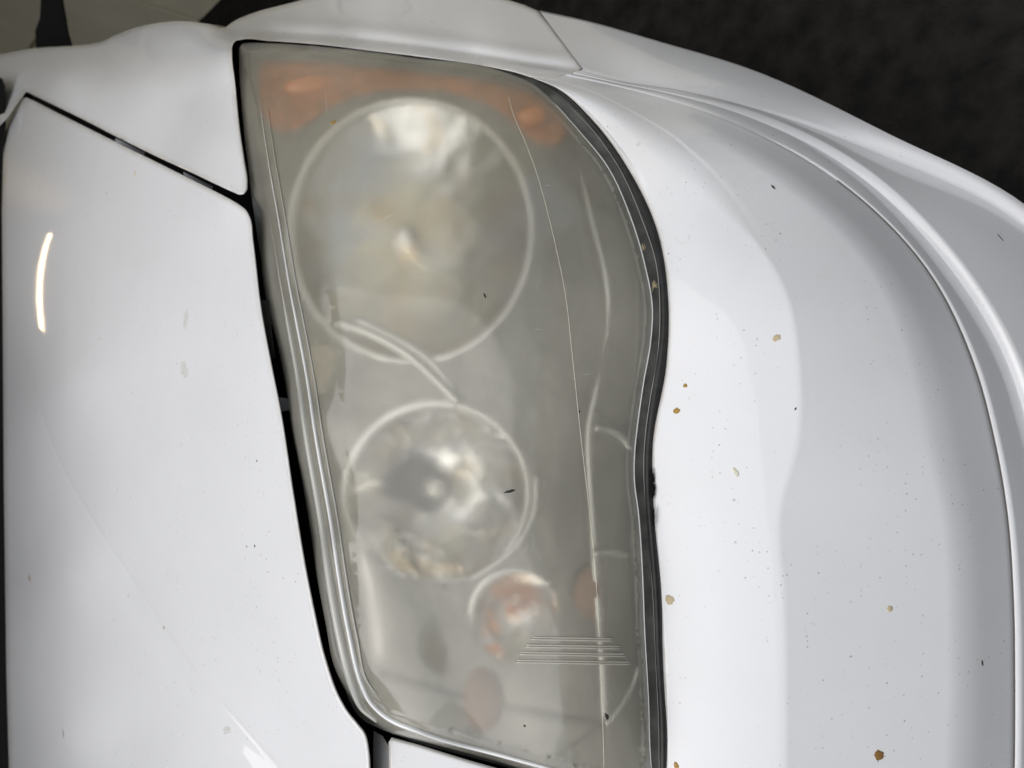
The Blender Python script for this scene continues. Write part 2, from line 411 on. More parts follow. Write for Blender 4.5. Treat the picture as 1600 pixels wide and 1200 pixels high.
# ------------------------------------------------------------------ the car
car = empty('car', (-1.2, 0.0, 0.0))
tag(car, 'white car with one clouded headlight, its hood, fender and bumper filling the picture', 'car')

# ---- hood
HOOD = Field([(42,150,1.35),(5,300,1.35),(5,600,1.33),(10,900,1.30),(15,1200,1.28),(125,194,1.085),(187,225,.965),(294,278,.815),(359,312,.745),
  (391,338,.72),(410,490,.69),(440,645,.665),(481,900,.64),(532,1091,.625),(577,1174,.615),(100,600,.985),(200,600,.862),(300,600,.775),
  (200,900,.855),(100,900,.98),(300,900,.765),(400,900,.69),(200,350,.91),(100,350,1.06),(300,400,.79),(300,1150,.758),(100,1150,.975),(200,1150,.85),(450,1150,.675),
  (300,1500,.74),(100,1500,.95),(577,1500,.60),(15,1500,1.22),(300,2300,.70),(100,2300,.88),(577,2300,.58),(15,2300,1.10)])
hood_poly = np.concatenate([
  smooth_poly([(125,194),(187,225),(240,251),(294,278),(340,301),(359,311),(374,320),(385,329),(391,340),(396,375),(410,490),(425,570),(440,645),(459,769),(481,900),(491,949),(510,1031),(532,1091),(545,1113),(559,1130),(571,1146),(577,1172),(579,1200),(580,1350),(580,1600),(580,2300)], 14, closed=False),
  np.array([(450,2300),(300,2300),(150,2300),(24,2300),(20,1600),(16,1400),(14,1200),(10,1050),(8,900),(6,750),(5,600),(4,450),(3,330),(5,250),(8,205),(22,176),(40,152),(52,157),(85,174)])])
crease = smooth_poly([(8,420),(20,500),(34,560),(50,600),(72,668),(100,735),(150,820),(200,895),(255,980),(300,1045),(375,1130),(435,1200),(600,1400),(800,1640)], 10, closed=False)
def signed(q, line):
    """signed distance in px; positive on the left/below side of the curve"""
    d = seg_dist(q, line, False)
    poly = np.concatenate([line, [(-3000, 3000), (-3000, line[0, 1])]])
    return np.where(inside(q, poly), d, -d)
def f_crease(q):
    s = signed(q, crease)
    fade = np.clip((q[:, 1] - 480) / 250, 0, 1)
    t = np.clip(s / 44, 0, 1); ramp = t * t * (3 - 2 * t)
    fine = np.exp(-(s / 3.0) ** 2) * 0.0005
    return fade * (-0.0045 * ramp + 2.0 * fine)
crease_d = densify(crease, 6); crease_d = crease_d[seg_dist(crease_d, crease, False) < 1.0]
HOOD.extra.append(f_crease)
cr_pts = np.concatenate([crease_d + np.array(o) for o in ((0,0),(-2.4,1.2),(2.4,-1.2),(-5,2.5),(5,-2.5),(-9,5),(-16,9),(-24,13),(-33,18))])
hood = panel('hood', hood_poly, HOOD, paint, car, step=16, roll=7, drop=0.004, extra_pts=cr_pts)

# ---- fender (side strip, wheel-arch swell and headlight lip)
FEND = Field([(41,144,1.355),(0,84,1.60),(56,75,1.46),(156,69,1.25),(187,53,1.22),(234,39,1.15),(281,34,1.08),(328,39,1.0),(359,45,.97),
  (125,184,1.10),(100,120,1.20),(180,130,1.05),(250,247,.885),(344,291,.757),(386,288,.742),(375,203,.775),(367,125,.81),(362,67,.855),(300,150,.885),(240,120,.97),(290,80,.97),(330,220,.80),
  (378,58,.855),(500,67,.82),(650,86,.775),(781,106,.738),(830,118,.722),(912,106,.735),
  (453,5,.99),(600,-20,.94),(700,-15,.91),(838,14,.855),(417,44,.90),(560,60,.84),(740,86,.775),(640,30,.86),(760,50,.81),(-60,150,1.65),(-60,90,1.8)])
lipA = smooth_poly([(300,52),(340,54),(372,57),(420,59),(500,64),(600,74),(740,93),(850,110),(960,122)], 8, closed=False)   # top of the white lip round the headlight
def f_lip(q):
    y = np.interp(q[:, 0], lipA[:, 0], lipA[:, 1]); u = y - q[:, 1]          # px above the lip
    w = np.clip((q[:, 0] - 345) / 90, 0, 1) * np.clip((930 - q[:, 0]) / 60, 0, 1)
    return w * (0.0055 * np.exp(-((u - 9) / 6.5) ** 2) - 0.003 * np.exp(-((u - 26) / 8) ** 2))
FEND.extra += [f_lip]
fender_poly = np.concatenate([
  smooth_poly([(41,143),(80,162),(125,184),(187,216),(250,247),(300,270),(344,291),(366,301),(374,304),(381,303),(386,297),(387,288),(382,250),(375,203),(367,125),(362.5,85),(363,72),(367,65),(377,62),(420,64),(500,70),(575,79),(650,88),(781,108),(800,112),(830,121)], 9, closed=False),
  smooth_poly([(850,123),(880,119),(903,112),(909,107),(905,100),(885,72),(864,45),(840,17)], 3, closed=False),
  smooth_poly([(820,8),(780,-4),(700,-16),(600,-20),(520,-12),(453,5),(391,22),(366,33),(352,43),(328,38),(281,33),(234,38),(187,52),(156,66),(110,72),(56,75),(0,85),(-60,98)], 3, closed=False),
  np.array([(-80,170),(-40,185),(0,196),(12,184),(26,163)])])
cr2 = np.array([(x, np.interp(x, lipA[:, 0], lipA[:, 1]) - u) for x in np.arange(340, 935, 8) for u in (-4, 0, 4, 8, 12, 16, 20, 25, 30, 36, 44)])
fender = panel('front_fender', fender_poly, FEND, paint, car, step=14, roll=6, drop=0.0035, extra_pts=cr2, flange=0.014)

# ---- bumper loft
rails = [  # R0 headlight edge, R1 crease, R2 soft break, R3 groove, R4 / R4b lip, R5 / R5b lower edge, R6 outline
 [(830,121,.722),(848,123,.720),(866,121,.722),(880,118,.726),(894,114,.730),(899,112,.730),(908,110,.733),(911,108,.734),(842,16,.852)],
 [(872,139,.705),(900,140,.703),(925,134,.712),(944,131,.718),(958,128,.724),(962,127,.723),(968,126,.727),(972,124,.727),(915,32,.830)],
 [(925,187,.685),(985,189,.668),(1018,165,.69),(1036,155,.70),(1050,147,.71),(1055,144,.708),(1063,141,.713),(1067,138,.713),(1035,66,.79)],
 [(985,270,.65),(1060,245,.628),(1110,208,.648),(1138,190,.668),(1154,177,.684),(1162,169,.679),(1170,167,.689),(1174,164,.688),(1165,105,.750)],
 [(1025,355,.625),(1145,332,.598),(1250,290,.618),(1308,282,.645),(1333,268,.664),(1345,257,.656),(1372,240,.688),(1378,232,.682),(1395,212,.708)],
 [(1044,470,.607),(1228,455,.574),(1392,440,.597),(1458,436,.628),(1487,422,.650),(1502,412,.641),(1590,344,.69),(1596,335,.685),(1605,322,.70)],
 [(1041,570,.604),(1250,580,.567),(1446,575,.591),(1521,568,.621),(1570,558,.647),(1586,552,.638),(1720,475,.70),(1726,467,.697),(1738,455,.71)],
 [(1020,690,.604),(1248,690,.566),(1472,690,.589),(1554,690,.619),(1612,690,.647),(1630,688,.638),(1790,640,.705),(1796,632,.702),(1812,620,.715)],
 [(1021,800,.604),(1220,796,.568),(1496,800,.589),(1573,800,.619),(1635,800,.648),(1653,800,.640),(1820,790,.71),(1826,785,.707),(1850,780,.72)],
 [(1030,940,.602),(1226,940,.567),(1507,940,.589),(1583,940,.619),(1650,940,.648),(1668,940,.640),(1840,940,.71),(1846,940,.707),(1870,940,.72)],
 [(1037,1070,.600),(1229,1070,.566),(1508,1070,.588),(1585,1070,.618),(1652,1070,.647),(1670,1070,.639),(1842,1070,.71),(1848,1070,.707),(1872,1070,.72)],
 [(1040,1210,.598),(1229,1210,.565),(1504,1210,.587),(1584,1210,.617),(1650,1210,.646),(1668,1210,.638),(1840,1210,.71),(1846,1210,.707),(1870,1210,.72)],
 [(1040,1600,.594),(1220,1600,.560),(1480,1600,.582),(1560,1600,.612),(1630,1600,.642),(1650,1600,.634),(1820,1600,.70),(1826,1600,.697),(1850,1600,.71)],
 [(1040,2300,.590),(1210,2300,.556),(1450,2300,.572),(1530,2300,.600),(1600,2300,.628),(1620,2300,.620),(1780,2300,.68),(1786,2300,.677),(1810,2300,.69)]]
rails = np.array(rails, float)
rails[4:, 1, 2] += .008; rails[3, 1, 2] += .004
for i in range(5):
    a, b = rails[i, 2], rails[i, 7]; L_ = np.hypot(*(b - a)[:2]) + 1e-6; k_ = (1, 1, 1, .75, .3)[i]
    for j in (3, 4, 5, 6):
        lin_ = a[2] + (b[2] - a[2]) * np.hypot(*(rails[i, j] - a)[:2]) / L_
        rails[i, j, 2] += (lin_ - rails[i, j, 2]) * k_
rails[3:, 4, 2] += .003; rails[3:, 5, 2] += .0055; rails[3:, 6:, 2] += .006
rails[4:, 8, 2] = rails[4:, 7, 2] + .002
NS = 9
fine = [smooth_poly(rails[:, j], NS, closed=False) for j in range(rails.shape[1])]
fine = np.array(fine).transpose(1, 0, 2)          # station, rail, (px,py,d)
def cross_section(c, fi):
    """c: 9 control points; returns dense list of (px,py,d)"""
    out = []
    def lin(a, b, t): return a * (1 - t) + b * t
    R0, R1, R2, R3, R4, R4b, R5, R5b, R6 = c
    u = (R1 - R0); L = np.hypot(*u[:2]) + 1e-6
    def along(px, extra): p = R0 + u * min(px / L, 0.4); p = p.copy(); p[2] += extra; return p
    out += [along(0, .020), along(0, .0045), along(0.8, .0024), along(2.5, .0010), along(5, .0002), along(8, 0)]
    # gently crowned towards the crease, which is soft at the top of the bumper and crisp lower down
    seg = R2 - R1; LL = np.hypot(*seg[:2]) + 1e-6
    rnd = 0.03 + 0.36 * (1 - min(1, max(0, (fi - 2.6) / 1.8)))
    for t in (0.15, 0.3, 0.42, 0.5, 0.6, 0.75, 0.88, 0.96):
        t = t * (1 - rnd) / 0.97
        p = lin(R0, R1, t); p[2] -= 0.003 * math.sin(math.pi * t) * min(1, L / 150); out.append(p)
    q0 = lin(R0, R1, 1 - rnd); q0[2] -= 0.003 * math.sin(math.pi * (1 - rnd)) * min(1, L / 150); q2 = lin(R1, R2, rnd * min(1, L / LL))
    for t in (0, .15, .3, .45, .6, .75, .9, 1): out.append(q0*(1-t)**2 + R1*2*t*(1-t) + q2*t*t)
    u0 = rnd * min(1, L / LL) * 1.0
    # R1..R3 smooth through R2
    A, B, C = R1, R2, R3
    m1 = (B - A) * 1.0; mB = 0.5 * (C - A) ; l1 = np.hypot(*(B - A)[:2]) + 1e-6; l2 = np.hypot(*(C - B)[:2]) + 1e-6
    def prof(u):                       # u px from A along A-B-C, rounded over a short arc at B
        w = min(l1, l2) * 0.36
        if u < l1 - w: return A + (B - A) * (u / l1)
        if u > l1 + w: return B + (C - B) * ((u - l1) / l2)
        t = (u - l1 + w) / (2 * w); p0 = A + (B - A) * ((l1 - w) / l1); p2 = B + (C - B) * (w / l2)
        return p0 * (1-t)**2 + B * 2*t*(1-t) + p2 * t*t
    us = sorted(set([l1*t for t in (u0 + (0.64 - u0) * np.array((.08, .22, .38, .55, .75, 1.0)))] + [l1 + min(l1, l2)*0.36*t for t in np.linspace(-1, 1, 9)] + [l1 + l2*t for t in (0.5, 0.62, 0.75, 0.9)]))
    for u in us:
        p = prof(max(u, u0 * l1 + .5)).copy(); p[2] -= 0.0015 * math.sin(math.pi * min(1, u / l1)) * min(1, l1 / 200); out.append(p)
    # groove
    global SEAM_J
    SEAM_J = len(out)
    g = 0.003 * min(1, max(0, (fi - 3.2) / 1.5))
    dirv = (R4 - R3); dl = np.hypot(*dirv[:2]) + 1e-6; dn = dirv / dl
    for o, k in ((-1.6, 0), (-1.1, .9), (0, 1), (1.1, .9), (1.6, 0)):
        o = o * min(1, dl / 20); p = R3 + dn * o; p[2] += g * k; out.append(p)
    for t in (0.2, 0.4, 0.6, 0.8, 0.95): out.append(lin(R3, R4, t) + np.array([0, 0, -.0015 * math.sin(math.pi * t)]))
    out += [lin(R4, R4b, t) + np.array([0, 0, -.0008 * math.sin(math.pi * t)]) for t in (0, 0.08, 0.3, 0.6, 0.85, 1)]
    for t in (0.04, 0.15, 0.3, 0.45, 0.6, 0.75, 0.9, 0.97):
        out.append(lin(R4b, R5, t) + np.array([0, 0, -.005 * math.sin(math.pi * t) * min(1, np.hypot(*(R5-R4b)[:2]) / 150)]))
    out += [R5, lin(R5, R5b, .5), R5b]
    for t in (0.06, 0.15, 0.3, 0.45, 0.6, 0.72, 0.82, 0.9, 0.96, 1.0):
        p = lin(R5b, R6, t); p[2] -= .012 * math.sin(math.pi * min(1, t * .9)) * min(1, np.hypot(*(R6-R5b)[:2]) / 90); out.append(p)
    return np.array(out)
secs = np.array([cross_section(c, i / NS) for i, c in enumerate(fine)])
ns, nc = secs.shape[:2]
Wb = P(secs[..., 0], secs[..., 1], secs[..., 2])
# below the outline the skin turns under towards the ground
last = Wb[:, -1]; rows = []
for dx, dy, dz in ((0, -.001, -.006), (-.004, -.006, -.016), (-.012, -.02, -.04), (-.02, -.04, -.14), (-.05, -.08, -.30)):
    rows.append(last + np.array([dx, dy, dz]))
Wb = np.concatenate([Wb, np.stack(rows, 1)], 1); nc2 = Wb.shape[1]
verts = Wb.reshape(-1, 3); F = []
for i in range(ns - 1):
    for j in range(nc2 - 1):
        F.append((i*nc2+j, (i+1)*nc2+j, (i+1)*nc2+j+1, i*nc2+j+1))
ed = np.full((ns, nc2), 50.0); ed[:, 0] = 0; ed[:, 1] = 0; ed[:, 2] = 0.8; ed[:, 3] = 2.5; ed[:, 4] = 5; ed[:, 5] = 8
bumper = new_obj('bumper', verts, F, paint, car, attrs={'edge_px': ed.ravel()})
bumper.data.materials.append(principled('grey_seam_shade', (0.33, 0.32, 0.31), 0.7))  # grey on the groove faces stands in for the shade inside the gap
for i in range(ns - 1):
    if i / NS > 3.9:
        for j in range(SEAM_J, SEAM_J + 4): bumper.data.polygons[i * (nc2 - 1) + j].material_index = 1

# fender skirt below its outline so that nothing hangs in the air
sk = smooth_poly([(-60,98),(0,85),(56,75),(110,72),(156,66),(187,52),(234,38),(281,33),(328,38),(352,43)], 4, closed=False)
def skirt(name, line, D, drops, mat):
    d = D(line[:, 0], line[:, 1]) + 0.003
    w = P(line[:, 0], line[:, 1], d); R = [w] + [w + np.array(o) for o in drops]
    G = np.stack(R, 1); n, m_ = G.shape[:2]
    return new_obj(name, G.reshape(-1, 3), [(i*m_+j, i*m_+j+1, (i+1)*m_+j+1, (i+1)*m_+j) for i in range(n-1) for j in range(m_-1)], mat, car)
skirt('wheel_arch', sk, FEND, ((0, .002, -.01), (0, -.002, -.04), (0, -.02, -.12), (0, -.05, -.3)), paint)
sk2 = smooth_poly([(352,43),(366,33),(391,22),(453,5),(520,-12),(600,-20),(700,-16),(780,-4),(820,8),(842,17)], 4, closed=False)
skirt('side_panel', sk2, FEND, ((0, 0, -.008), (0, -.008, -.03), (0, -.03, -.12), (0, -.06, -.3)), paint)

# ---- the panel below the headlight
LOW = Field([(609,1151,.628),(720,1183,.612),(850,1215,.602),(1036,1262,.598),(609,1400,.605),(800,1400,.59),(1036,1400,.59),(609,1600,.59),(1036,1600,.588),(609,2300,.582),(1036,2300,.582)])
low_poly = np.concatenate([smooth_poly([(612,1152),(652,1163),(720,1184),(787,1203),(900,1234),(1020,1262),(1039,1262)], 4, closed=False), np.array([(1040,1400),(1039,2290),(800,2295),(612,2298),(610,1400),(608,1200),(607,1160)])])
panel('front_panel', low_poly, LOW, paint, car, step=18, roll=6, drop=0.003, flange=0.03)

panel('front_panel_lip', [(584,1142),(598,1150),(607,1165),(610,1300),(610,2280),(585,2280),(585,1300),(583,1170)], lambda x, y: LOW(x, y) + .008 + (609 - x) * .0009, paint, car, step=8, roll=2, drop=0, flange=0)
# ---- black sheet standing in for the shade in the panel gaps, and the windscreen cowl
GAP_SHADE = Field([(-40,100,1.75),(40,144,1.42),(0,400,1.42),(0,900,1.40),(0,1600,1.32),(200,600,.95),(200,300,.99),(200,1100,.94),(344,300,.82),(386,310,.80),(362,65,.93),(425,560,.735),(470,850,.70),(560,1130,.685),(580,1600,.66),(300,900,.84),(1045,500,.70),(1020,750,.70),(1036,1200,.69),(850,140,.79),(600,85,.87),(950,240,.75)])
gap_poly = [(30,140),(60,140),(362,290),(345,60),(380,40),(660,72),(845,112),(960,200),(1030,330),(1060,470),(1040,690),(1050,1250),(1050,2280),(560,2280),(540,1200),(400,1000),(300,560),(330,360),(60,200)]
panel('gap_shade_sheet', gap_poly, GAP_SHADE, black, car, step=40, roll=10, drop=0, flange=0)
cowl_poly = [(-160,190),(-60,150),(-20,120),(-4,119),(4,123),(8,135),(9,198),(5,240),(3,330),(5,600),(7,760),(9,900),(14,1200),(22,2290),(-60,2290),(-160,2290)]
COWL = Field([(-160,190,1.9),(9,130,1.40),(9,198,1.39),(5,600,1.40),(14,1200,1.35),(18,1600,1.3),(-160,600,1.75),(-160,1590,1.6),(-160,1200,1.7),(22,2300,1.18),(-160,2300,1.5)])
panel('windscreen_cowl', cowl_poly, COWL, black, car, step=30, roll=6, drop=0.004, flange=0.02)

# ------------------------------------------------------------------ headlight
hl = empty('headlight', V(760, 650, .65), car)
LENS = Field([(374,68,.852),(378,171,.795),(389,265,.752),(397,310,.738),(421,471,.70),(451,600,.674),(492,844,.645),(544,1090,.625),(590,1135,.618),(750,1185,.604),(1020,1258,.598),
  (1030,1050,.598),(1022,800,.602),(1012,680,.604),(1031,530,.604),(1032,470,.606),(1003,330,.632),(920,195,.685),(835,127,.722),(650,90,.778),(500,74,.822),
  (430,130,.815),(600,130,.762),(760,150,.712),(450,265,.735),(600,260,.685),(760,260,.655),(880,280,.64),(470,471,.668),(600,450,.628),(760,430,.602),(900,430,.598),(980,430,.600),
  (500,650,.632),(600,650,.608),(760,650,.588),(920,650,.588),(530,850,.606),(640,850,.590),(800,850,.577),(930,850,.580),(575,1050,.592),(700,1020,.581),(850,1000,.573),(960,1000,.577),(650,1130,.592),(850,1150,.576),(980,1150,.580)])
lens_ctrl = [(378,69),(374.5,74),(374,82),(378,171),(384,230),(389,265),(394,300),(399,316),(405,326),(408,350),(414,420),(421,471),(440,544),(451,600),(462,675),(477,750),(492,844),(500,900),(514,975),(529,1047),(544,1087),(555,1106),(570,1122),(590,1136),(612,1145),(660,1158),(750,1184),(850,1213),(1000,1253),(1014,1257),
  (1020,1245),(1014,1200),(1009,1087),(1003,980),(1000,900),(994,806),(987,745),(988,700),(992,665),(1002,595),(1012,538),(1015,476),(1005,419),(982,340),(945,258),(906,204),(868,162),(834,132),(780,110.5),(650,91),(560,80),(480,71),(400,67),(386,67)]
lens_ctrl = [(x + (5 if (250 < y < 1246 and x > 700) else 0), y) for x, y in lens_ctrl]
lens_ctrl = [(x - (5 if (400 < y < 1060 and x < 600) else 0), y) for x, y in lens_ctrl]
lens_poly = smooth_poly(lens_ctrl, 9)
def lens_roll(q, dist):
    # wide turn-down along the hood side and the bottom, tight on the bumper side
    left = np.clip((700 - q[:, 0] + (q[:, 1] - 1000) * 0.25) / 160, 0, 1) * np.clip((q[:, 1] - 60) / 120, 0.5, 1)
    bot = np.clip((q[:, 1] - 0.27 * (q[:, 0] - 590) - 1060) / 60, 0, 1)
    k = np.maximum(left, bot * 0.75)
    k = k * k * (3 - 2 * k)
    w = 9 + 26 * k; dr = 0.003 + 0.017 * k
    s = np.clip(dist / w, 0, 1)
    base = dr * (1 - np.sqrt(np.maximum(0, 1 - (1 - s) ** 2)))
    bead = -0.0009 * np.exp(-((dist - w) / 2.6) ** 2)
    return base + bead
mold = smooth_poly([(795,150),(800,171),(820,220),(837,265),(858,340),(871,396),(882,450),(895,560),(903,637),(912,720),(920,787),(931,900),(939,1050),(944,1200),(945,1250)], 4, closed=False)
crest = smooth_poly([(440,165),(455,195),(475,245),(487,290),(497,340),(505,400),(514,450),(520,500),(530,600),(538,690),(545,750),(550,830),(553,900),(556,960)], 4, closed=False)
def f_crest(q):
    s = -signed(q, np.concatenate([crest]))       # positive to the right
    d = seg_dist(q, crest, False)
    fade = np.clip((q[:, 1] - 150) / 60, 0, 1) * np.clip((1000 - q[:, 1]) / 120, 0, 1)
    left = q[:, 0] < np.interp(q[:, 1], crest[:, 1], crest[:, 0])
    return fade * np.where(left, 0.00, 1.0) * -0.0022 * (1 - np.exp(-d / 14)) * np.exp(-d / 160)
LENS.extra.append(f_crest)
le = np.concatenate([crest + np.array((o, 0)) for o in (-3, 0, 3, 7, 12, 20)] )
def insetpts(poly, offs):
    out = []
    a = np.roll(poly, 1, 0); c = np.roll(poly, -1, 0); t = c - a; t /= np.linalg.norm(t, axis=1)[:, None] + 1e-9; n = np.stack([-t[:, 1], t[:, 0]], 1)
    for o in offs: out += [poly + n * o, poly - n * o]
    return np.concatenate(out)
le = np.concatenate([le, insetpts(lens_poly, (1, 2.5, 5, 8, 12, 15, 17, 19, 22, 26, 31, 36, 39, 41, 43, 46))])
lens = panel('lens', lens_poly, LENS, lensm, hl, step=11, roll=2.0, flange=0.012, rollfn=lens_roll, extra_pts=le)
lens['label'] = 'yellowed, clouded clear plastic headlight cover'

# interior bezel follows the lens a few centimetres behind it
def shifted(Fld, off):
    return lambda x, y: Fld(x, y) + (off(np.asarray(x), np.asarray(y)) if callable(off) else off)
def circle(cx, cy, rx, ry=None, n=56, a0=0):
    ry = ry or rx
    return np.array([(cx + rx * math.cos(2*math.pi*k/n), cy + ry * math.sin(2*math.pi*k/n)) for k in range(n)])
BIG = (648, 368, 184, 200); SML = (688, 770, 138, 140); TRN = (806, 958, 68, 70)
bez_poly = smooth_poly([(392,88),(400,180),(412,265),(432,350),(452,471),(480,600),(505,760),(520,870),(540,980),(556,1050),(580,1100),(625,1128),(750,1165),(900,1205),(1005,1230),
   (1008,1130),(1000,960),(990,840),(984,750),(986,680),(1000,600),(1010,530),(1012,470),(1004,400),(985,335),(950,268),(905,208),(865,165),(825,140),(775,124),(650,104),(480,86)], 3)
def bez_off(x, y):
    """the stepped silver bezel: a shelf close under the lens along the bumper side, deep elsewhere"""
    step_x = np.interp(y, [150,340,450,525,574,630,667,731,787,900,1050,1125,1300], [870,922,950,945,935,925,919,919,921,931,941,943,946])
    s = np.clip((x - step_x) / 10 + 0.5, 0, 1); s = s * s * (3 - 2 * s)
    deep = 0.034
    return deep - 0.020 * s + 0.0 * y
BEZ = shifted(LENS, bez_off)
stepx = np.array([(np.interp(y, [150,340,450,525,574,630,667,731,787,900,1050,1125,1300], [870,922,950,945,935,925,919,919,921,931,941,943,946]) + o, y) for y in range(150, 1230, 8) for o in (-6,-3,0,3,6,9)])
bezel = panel('bezel', bez_poly, BEZ, satin, hl, step=16, roll=3, drop=0.003, flange=0.03,
              holes=[circle(*BIG), circle(*SML, n=48), circle(*TRN, n=32)], extra_pts=stepx)

def bowl(name, c, depth_m, mat, parent, tilt=(0.18, 0.0), wob=None, n=96, pw=2.0, ringw=.0035):
    cx, cy, rx, ry = c; d = float(BEZ(np.array([cx]), np.array([cy]))[0])
    th = [2*math.pi*k/n for k in range(n)]
    rim = np.array([(cx + rx*math.cos(t), cy + ry*math.sin(t)) for t in th])
    rd = BEZ(rim[:, 0], rim[:, 1]); rw = P(rim[:, 0], rim[:, 1], rd + 0.001)
    cw = P(cx, cy, d)
    axis = -(Da) * 1.0 + Ra * tilt[0] + Ua * tilt[1]; axis = axis / np.linalg.norm(axis)
    prof = np.concatenate([np.linspace(1, .2, 15), [0.12, 0.06, 0.02]])
    verts = []; F = []
    for i, s in enumerate(prof):
        for k in range(n):
            p = cw + (rw[k] - cw) * s * (1 + (wob(th[k], s) if wob else 0))
            p = p - axis * depth_m * (1 - s ** pw)
            verts.append(p)
    for i in range(len(prof) - 1):
        for k in range(n): F.append((i*n+k, i*n+(k+1)%n, (i+1)*n+(k+1)%n, (i+1)*n+k))
    F.append(tuple((len(prof)-1)*n + k for k in range(n)))
    o = new_obj(name, np.array(verts), F, mat, parent)
    ringpts = P(rim[:, 0], rim[:, 1], rd + 0.004)
    tube(name + '_ring', [Vector(p.tolist()) for p in ringpts], [ringw * (.55 + .85 * max(0, math.cos(t - math.radians(222))) ** 1.5) for t in th], ring_m, parent, 12, True)  # thicker on one side, putting the bright sky arc into the ring's shape
    return cw, axis
chrome_s = principled('smooth_chrome', (0.88, 0.87, 0.84), 0.10, 1.0)
cw, ax = bowl('reflector', BIG, 0.050, chrome_big, hl, wob=None, ringw=.0062)
# bulb shield of the big lamp
def vec(a): return Vector(np.asarray(a).tolist())
lathe_at('bulb_shield', vec(cw - ax * .048), vec(ax), [(.012,0),(.012,.016),(.0105,.021),(.0065,.0245),(.001,.0258)], chrome_s, hl, 32)
cw2, ax2 = bowl('small_reflector', SML, 0.052, chrome, hl, wob=None, ringw=.0052)
lathe_at('bulb', vec(cw2 - ax2 * .050), vec(ax2), [(.008,0),(.008,.022),(.007,.027),(.004,.031),(.0005,.0325)], bulbglass, hl, 24)
cw3, ax3 = bowl('turn_signal_reflector', TRN, 0.028, chrome, hl)
lathe_at('amber_bulb', vec(cw3 - ax3 * .026), vec(ax3), [(.003,0),(.0042,.005),(.0055,.009),(.0055,.012),(.0042,.015),(.002,.0168),(.0003,.017)], amber, hl, 24)

# amber side reflector round the top of the big lamp
AMB = shifted(LENS, 0.028)
amb_poly = smooth_poly([(408,112),(470,104),(560,112),(660,122),(760,136),(830,155),(872,185),(886,215),(868,236),(830,226),(806,200),(760,170),(700,152),(640,148),(570,156),(520,176),(478,205),(440,212),(416,190),(408,150)], 3)
ambp = panel('amber_side_reflector', amb_poly, AMB, amber_dark, hl, step=16, roll=8, drop=0.006, flange=0.01)
def blob(name, px, py, d, r, mat, parent, sc=(1, 1, .6), n=20):
    c = V(px, py, d); verts = []; F = []
    m = n // 2
    for i in range(1, m):
        la = math.pi * i / m
        for k in range(n):
            lo = 2*math.pi*k/n
            v = Rv * (math.sin(la)*math.cos(lo)*sc[0]*r) + Uv * (math.sin(la)*math.sin(lo)*sc[1]*r) - Dv * (math.cos(la)*sc[2]*r)
            verts.append(tuple(c + v))
    verts += [tuple(c - Dv*sc[2]*r), tuple(c + Dv*sc[2]*r)]
    for i in range(m - 2):
        for k in range(n): F.append((i*n+k, (i+1)*n+k, (i+1)*n+(k+1)%n, i*n+(k+1)%n))
    a, b = len(verts)-2, len(verts)-1
    for k in range(n): F.append((a, k, (k+1)%n)); F.append((b, (m-2)*n+(k+1)%n, (m-2)*n+k))
    return new_obj(name, verts, F, mat, parent)
def LD(px, py, off): return float(LENS(np.array([px]), np.array([py]))[0]) + off
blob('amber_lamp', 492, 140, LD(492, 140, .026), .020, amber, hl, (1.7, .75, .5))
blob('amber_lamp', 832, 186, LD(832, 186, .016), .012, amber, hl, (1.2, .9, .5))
blob('amber_reflection', 932, 925, LD(932, 925, .024), .022, amber_reflection_m, hl, (.9, 1.05, .35))  # these two blobs stand in for the bulb's reflections in the chrome
blob('amber_reflection', 757, 1085, LD(757, 1085, .034), .024, amber_reflection_m, hl, (.75, 1.1, .5))

# chrome arms crossing between the two bowls
def strip(name, pts, off, r, mat, flat=1.0):
    q = smooth_poly(pts, 6, closed=False)
    d = LENS(q[:, 0], q[:, 1]) + off
    return tube(name, [Vector(p.tolist()) for p in P(q[:, 0], q[:, 1], d)], r, mat, hl, 8, False, flat)
strip('bezel_arm', [(530,505),(580,522),(640,555),(690,600),(720,630)], .034, .005, arm_m)
strip('bezel_arm', [(560,500),(620,530),(670,560),(715,612)], .037, .004, arm_m)
strip('bezel_edge', [(735,905),(775,880),(810,850),(835,800),(838,740)], .033, .003, arm_m)
strip('bezel_edge', [(928,668),(950,672),(975,690),(984,712)], .014, .004, arm_m)
strip('bezel_edge', [(926,864),(950,862),(978,868)], .015, .004, arm_m)
strip('bezel_edge', [(945,1130),(965,1105),(985,1070),(997,1035)], .015, .003, arm_m)
strip('bezel_edge', [(945,1130),(880,1175),(820,1200)], .030, .003, satin)
strip('bezel_edge', [(945,1130),(860,1115),(790,1100),(690,1078),(600,1045)], .033, .003, satin)
strip('bezel_edge', [(905,245),(922,340),(946,430),(951,500),(941,574),(926,630),(919,667),(919,731),(923,787),(929,900),(937,1000),(943,1125)], .020, .0036, arm_m)
strip('bezel_edge', [(972,330),(992,410),(995,487),(988,600),(975,668),(950,660),(926,640)], .013, .0010, satin)
strip('mould_line', [tuple(p) for p in mold[::4]], -.0001, .00028, principled('mould_line_plastic', (.6,.57,.48), .3))

